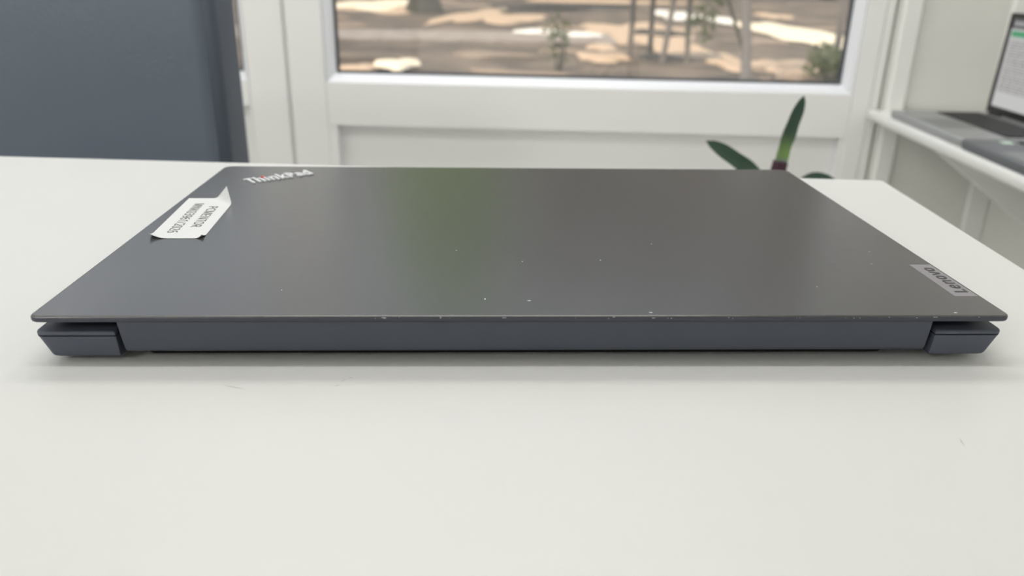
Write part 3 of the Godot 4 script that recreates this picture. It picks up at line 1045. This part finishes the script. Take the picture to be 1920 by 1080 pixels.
func outside():
	var st := begin()
	# gently uneven ground
	var nz := FastNoiseLite.new()
	nz.seed = 3
	nz.frequency = 0.25
	st.set_smooth_group(1)
	var xs := []
	for i in 61:
		xs.append(-30.0 + i * 1.0)
	var zs := []
	for i in 56:
		zs.append(-1.62 - i * 1.0)
	var H := func(x, z): return GROUND + nz.get_noise_2d(x, z) * 0.05 * clampf((-z - 4.0) / 6.0, 0.0, 1.0)
	for i in 60:
		for j in 55:
			var P := func(a, b): return Vector3(xs[a], H.call(xs[a], zs[b]), zs[b])
			quad(st, P.call(i, j), P.call(i + 1, j), P.call(i + 1, j + 1), P.call(i, j + 1))
	var g := structure("ground", done(st), "earth", "dry brown earth outside the glazed doors")
	structure("trim_7", span(Vector3(-3.3, GROUND - 0.1, -1.9), Vector3(1.12, FLOOR - 0.02, -1.6)), "outer_wall", "concrete step outside the glazed doors")
	# sunlit spots painted as paler blobs; the darker earth around stands as shade
	var k := 0
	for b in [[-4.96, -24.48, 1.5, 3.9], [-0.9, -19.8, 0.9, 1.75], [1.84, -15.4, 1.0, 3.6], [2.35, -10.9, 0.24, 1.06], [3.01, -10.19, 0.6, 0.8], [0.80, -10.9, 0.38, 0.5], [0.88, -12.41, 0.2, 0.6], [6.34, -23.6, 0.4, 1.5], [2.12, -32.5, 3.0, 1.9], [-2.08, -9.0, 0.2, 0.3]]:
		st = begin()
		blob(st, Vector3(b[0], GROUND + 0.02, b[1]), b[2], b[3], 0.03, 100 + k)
		put("painted_sun_spot", done(st), "sun_spot_tone", g)
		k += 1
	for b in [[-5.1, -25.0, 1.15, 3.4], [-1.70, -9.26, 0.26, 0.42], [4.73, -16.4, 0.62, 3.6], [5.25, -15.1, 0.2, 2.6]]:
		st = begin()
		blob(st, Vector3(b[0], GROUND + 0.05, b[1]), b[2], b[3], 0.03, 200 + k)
		put("bright_painted_sun_spot", done(st), "bright_sun_spot_tone", g)  # brightest sun spots, painted near white
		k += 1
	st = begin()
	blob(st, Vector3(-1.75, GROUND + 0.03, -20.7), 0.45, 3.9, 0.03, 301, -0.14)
	put("painted_sun_spot", done(st), "sun_spot_tone", g)  # slanting streak of sun, painted on the ground
	var rng := RandomNumberGenerator.new()
	rng.seed = 9
	for i in 46:
		var z := -8.6 - 22.0 * pow(rng.randf(), 1.6)
		st = begin()
		blob(st, Vector3(rng.randf_range(-0.30, 0.42) * (-z) + 0.2, GROUND + 0.015, z), rng.randf_range(0.012, 0.05) * -z, rng.randf_range(0.012, 0.035) * -z, 0.025, 500 + i)
		put("dry_grass_patch" if i % 3 else "bare_earth_patch", done(st), "dry_grass" if i % 3 else "bare_earth", g)
	# a path of poured concrete; white blobs painted where sun strikes it
	st = begin()
	for i in 12:
		var x := -6.0 + i * 0.62
		box(st, Vector3(x, GROUND + 0.01, -13.6 + sin(i * 0.5) * 0.15), Vector3(0.64, 0.10, 2.0), 0.01)
	structure("path", done(st), "path", "grey concrete path crossing the dry ground")
	for b in [[-0.1, -14.6, 0.42, 0.34], [0.5, -14.1, 0.42, 0.3], [3.36, -22.0, 0.5, 2.0], [4.15, -20.2, 0.27, 1.5]]:
		st = begin()
		blob(st, Vector3(b[0], GROUND + 0.06, b[1]), b[2], b[3], 0.05, 400 + k)
		put("painted_sunlit_path", done(st), "painted_sunlit_path", g)
		k += 1
	# the big tree whose foot shows through the pane, its green crown mirrored in the lid
	var t := thing("tree", "large tree with a thick dark trunk across the dry ground", "tree", Vector3(-3.2, GROUND, -21.9))
	st = begin()
	tube(st, [Vector3(0, -0.2, 0), Vector3(0, 0.1, 0), Vector3(0.02, 0.5, 0), Vector3(0.05, 2, 0), Vector3(0.1, 4.5, 0.1), Vector3(0.3, 7, 0.1)], [0.62, 0.48, 0.33, 0.28, 0.24, 0.12], 14)
	put("trunk", done(st), "bark_dark", t)
	for b in [[Vector3(0.08, 3.6, 0), Vector3(-1.2, 5.6, 0.5)], [Vector3(0.1, 4.2, 0.1), Vector3(1.6, 6.4, -0.3)], [Vector3(0.1, 4.4, 0.1), Vector3(0.3, 6.6, 1.6)]]:
		st = begin()
		tube(st, [b[0], b[0].lerp(b[1], 0.5) + Vector3(0, -0.15, 0), b[1]], [0.14, 0.1, 0.05], 8)
		put("branch", done(st), "bark_dark", t)
	foliage(t, "foliage", "tree_leaf", Vector3(0.5, 7.6, 0), Vector3(2.3, 4.4, 2.6), 9000, 0.30, 61)
	# young pale-trunked tree near the doors
	t = thing("young_tree", "slender young tree with a pale grey trunk", "tree", Vector3(2.11, GROUND, -8.42))
	st = begin()
	tube(st, [Vector3(0, -0.1, 0), Vector3(0.0, 0.1, 0), Vector3(-0.03, 0.45, 0), Vector3(-0.10, 0.86, 0), Vector3(-0.2, 1.6, 0.05), Vector3(-0.2, 2.6, 0.1)], [0.062, 0.056, 0.05, 0.047, 0.04, 0.02], 12)
	put("trunk", done(st), "bark_pale", t)
	st = begin()
	tube(st, [Vector3(-0.05, 0.35, -0.02), Vector3(-0.10, 0.5, -0.1), Vector3(-0.24, 0.86, -0.15), Vector3(-0.4, 1.5, -0.2)], [0.018, 0.02, 0.022, 0.012], 8)
	put("branch", done(st), "bark_dark", t)
	foliage(t, "foliage", "shrub_leaf", Vector3(-0.36, 0.86, -0.15), Vector3(0.24, 0.42, 0.25), 170, 0.085, 62, 0.8)
	foliage(t, "crown", "dull_leaf", Vector3(-0.2, 3.0, 0.1), Vector3(0.9, 0.7, 0.9), 900, 0.1, 63)
	# low shrubs
	for s in [[Vector3(0.17, GROUND, -9.4), 0.17, 0.44, 90, "straggly green sapling beside the concrete path"], [Vector3(3.15, GROUND, -8.9), 0.28, 0.26, 420, "low grey-green shrub near the grey fence posts"]]:
		t = thing("shrub", s[4], "shrub", s[0])
		st = begin()
		for q in 5:
			var a := TAU * q / 5
			tube(st, [Vector3(cos(a) * 0.02, -0.05, sin(a) * 0.02), Vector3(cos(a) * s[1] * 0.4, s[2] * 0.6, sin(a) * s[1] * 0.4), Vector3(cos(a) * s[1] * 0.7, s[2] * 1.2, sin(a) * s[1] * 0.7)], [0.012, 0.009, 0.004], 6)
		put("stems", done(st), "bark_dark", t)
		foliage(t, "foliage", "shrub_leaf", Vector3(0, s[2] * 0.85, 0), Vector3(s[1] * 1.2, s[2], s[1] * 1.2), s[3], 0.08, 65)
	# weathered wooden table out on the ground
	t = thing("garden_table", "weathered grey wooden table standing on the dry ground", "table", Vector3(1.48, GROUND, -10.68))
	var lg := [[1.133, -10.8, 1.135], [1.426, -11.0, 1.41], [1.50, -10.36, 1.60], [1.857, -10.57, 1.82]]
	for l in lg:
		st = begin()
		tube(st, [Vector3(l[0] - 1.48, -0.05, l[1] + 10.68), Vector3(l[0] * 0.5 + l[2] * 0.5 - 1.48, 0.4, l[1] + 10.68), Vector3(l[2] - 1.48, 0.92, l[1] + 10.68)], [0.038, 0.036, 0.036], 8)
		put("leg", done(st), "grey_wood", t)
	for pr in [[0, 1], [1, 3], [2, 3], [0, 2]]:
		var A := Vector3(lerpf(lg[pr[0]][0], lg[pr[0]][2], 0.4) - 1.48, 0.35, lg[pr[0]][1] + 10.68)
		var B := Vector3(lerpf(lg[pr[1]][0], lg[pr[1]][2], 0.4) - 1.48, 0.35, lg[pr[1]][1] + 10.68)
		st = begin()
		tube(st, [A, (A + B) / 2 + Vector3(0, 0.015, 0), B], [0.026, 0.026, 0.026], 8)
		put("stretcher", done(st), "grey_wood", t)
	for q in 5:
		st = begin()
		box(st, Vector3(0, 0.935, -0.36 + q * 0.18), Vector3(1.1, 0.03, 0.172), 0.005)
		put("top_plank", done(st), "grey_wood", t)
	# two fence posts
	for s in [[Vector3(3.52, GROUND, -9.9), 1.25, "thin grey fence post nearest the low shrub"], [Vector3(4.25, GROUND, -11.4), 1.25, "thin grey fence post farther out past the low shrub"]]:
		t = thing("fence_post", s[2], "fence post", s[0])
		st = begin()
		box(st, Vector3(0, s[1] / 2 - 0.1, 0), Vector3(0.07, s[1] + 0.1, 0.07), 0.01)
		put("post", done(st), "grey_wood", t)
		st = begin()
		box(st, Vector3(0, s[1] - 0.03, 0), Vector3(0.085, 0.03, 0.085), 0.008)
		put("post_cap", done(st), "grey_wood", t)
	# trees far behind, brown with drought
	var names := ["tall drought-brown tree far behind the thick dark trunk", "tall drought-brown tree far behind the concrete path", "tall drought-brown tree far behind the wooden table", "tall drought-brown tree far behind the pale young trunk", "tall drought-brown tree far behind the fence posts"]
	for i in 5:
		var x: float = [-5.5, 1.0, 7.5, 13.5, 20.0][i]
		t = thing("distant_tree", names[i], "tree", Vector3(x, GROUND, -38.0 - (i % 2) * 3.0), 0.0, "distant trees at the edge of the dry ground")
		st = begin()
		tube(st, [Vector3(0, -0.2, 0), Vector3(0, 0.3, 0), Vector3(0.1, 5, 0), Vector3(0.2, 9, 0)], [0.5, 0.35, 0.28, 0.1], 10)
		put("trunk", done(st), "bark_dark", t)
		var tall: float = [1.0, 1.2, 1.45, 1.5, 1.4][i]
		foliage(t, "foliage", "dull_leaf", Vector3(0, 7.6 * tall, 0), Vector3(5.2, 6.4 * tall, 3.5), 6000, 0.75, 70 + i)
